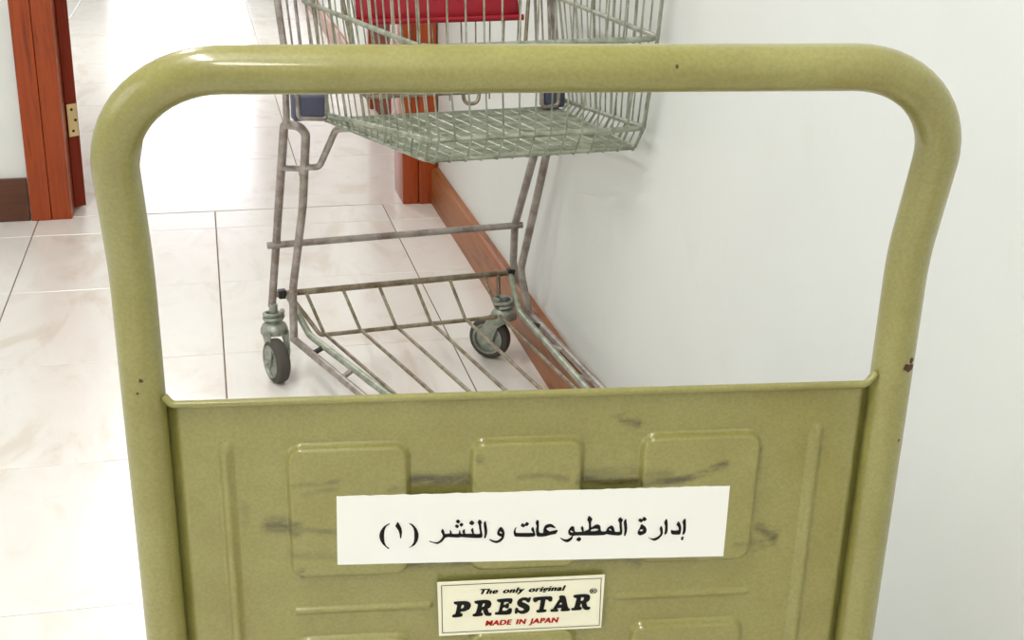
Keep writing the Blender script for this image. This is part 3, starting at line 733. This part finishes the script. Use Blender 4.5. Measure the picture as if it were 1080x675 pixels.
# --- rear gate
g0, g1 = (0.318, 0.640), (0.255, 0.94)               # (t, z) bottom and top of the gate
gate = tubes('rear_gate', [(fillet(PP([(-0.19, g1[0], g1[1]), (-0.15, g0[0], g0[1]), (0.145, g0[0], g0[1]), (0.185, g1[0], g1[1])]), 0.02), 0.0036, False)], M['rack_wire'], cart, 8)
for k in range(12):
    q = (k + 0.5) / 12
    tube('gate_wire', PP([(lerp(-0.15, 0.145, q), g0[0] - 0.002, g0[1] - (0.014 if k % 3 == 0 else 0)), (lerp(-0.185, 0.18, q), g1[0] - 0.002, g1[1])]), WR, M['rack_wire'], gate, 6)
tubes('gate_hook', [(fillet(PP([(0.03, 0.326, 0.652), (0.032, 0.33, 0.622), (0.058, 0.33, 0.622), (0.062, 0.326, 0.652)]), 0.012, 6), 0.0036, False)], M['rack_wire'], gate, 8)
# --- red flap of the child seat
def gate_pt(s, z, dt=0.0):
    q = (z - g0[1]) / (g1[1] - g0[1]); return P(s, lerp(g0[0], g1[0], q) + dt, z)
V, Fc = [], []
nx, nz = 12, 10
for j in range(nz + 1):
    z = lerp(0.768, 0.925, j / nz)
    for i in range(nx + 1):
        u = i / nx; s = lerp(-0.152, 0.142, u)
        V.append(gate_pt(s, z, 0.012 + 0.004 * math.sin(math.pi * u)))
Fc = [(j * (nx + 1) + i, j * (nx + 1) + i + 1, (j + 1) * (nx + 1) + i + 1, (j + 1) * (nx + 1) + i) for j in range(nz) for i in range(nx)]
flap = link_obj('seat_flap', mesh('seat_flap', V, Fc), M['red'], cart, True); flap['label'] = 'red plastic flap of the child seat'
sm = flap.modifiers.new('thickness', 'SOLIDIFY'); sm.thickness = 0.006
tube('flap_edge', [gate_pt(-0.156, 0.767, 0.012), gate_pt(0.15, 0.767, 0.012)], 0.0055, M['red'], flap, 12)
# --- uprights, corner brackets and push handle
for sgn, x0, x1 in ((-1, -0.268, -0.284), (1, 0.236, 0.232)):
    up = tube('upright', fillet(PP([(x0, 0.232, 0.585), (x0 - 0.002 * sgn * 0, 0.238, 0.72), (x1, 0.215, 0.90), (x1, 0.12, 1.0)]), 0.06), 0.0062, M['tube_grey'], cart, 12)
    xi = x0 + (0.058 if sgn < 0 else -0.04)
    b = box('corner_bracket', (min(x0, xi) + 0.002, -0.292, 0.598), (max(x0, xi) + 0.004, -0.262, 0.642), M['bracket'], cart, 0.006, 3)
    tubes('bracket_loop', [(fillet(PP([(x0 + 0.010 * -sgn, 0.292, 0.66), (x0 + 0.010 * -sgn, 0.292, 0.604), (xi + 0.002 * -sgn, 0.292, 0.600), (xi + 0.004 * -sgn, 0.292, 0.70)]), 0.008, 5), 0.0038, False)], M['tube_grey'], cart, 10)
    # bent bar from the leg up under the basket
    k = 1 if sgn < 0 else -1
    xf = -0.231 if sgn < 0 else 0.229
    tubes('support_bar', [(fillet(PP([(xf, 0.19, 0.492), (xf + 0.022 * k, 0.215, 0.497), (xf + 0.045 * k, 0.262, 0.575), (xf + 0.075 * k, 0.31, 0.585)]), 0.02, 6), 0.0062, False)], M['tube_grey'], cart, 10)
for xs in ((-0.262, -0.25, -0.236, -0.219, -0.205), (0.196, 0.208, 0.222, 0.232)):
    for n_, x in enumerate(xs):
        tube('rear_wire', PP([(x, 0.264 + 0.004 * (n_ % 2), 0.625), (x * 1.04 if x < 0 else x, 0.236, 0.8), (x * 1.06 if x < 0 else x, 0.21, 0.95)]), 0.0019 if n_ % 2 else 0.0030, M['tube_grey'], basket, 8)
hd = tube('push_handle', PP([(-0.29, 0.12, 1.0), (0.238, 0.12, 1.0)]), 0.013, M['red'], cart, 16)
hd['label'] = 'red push handle'
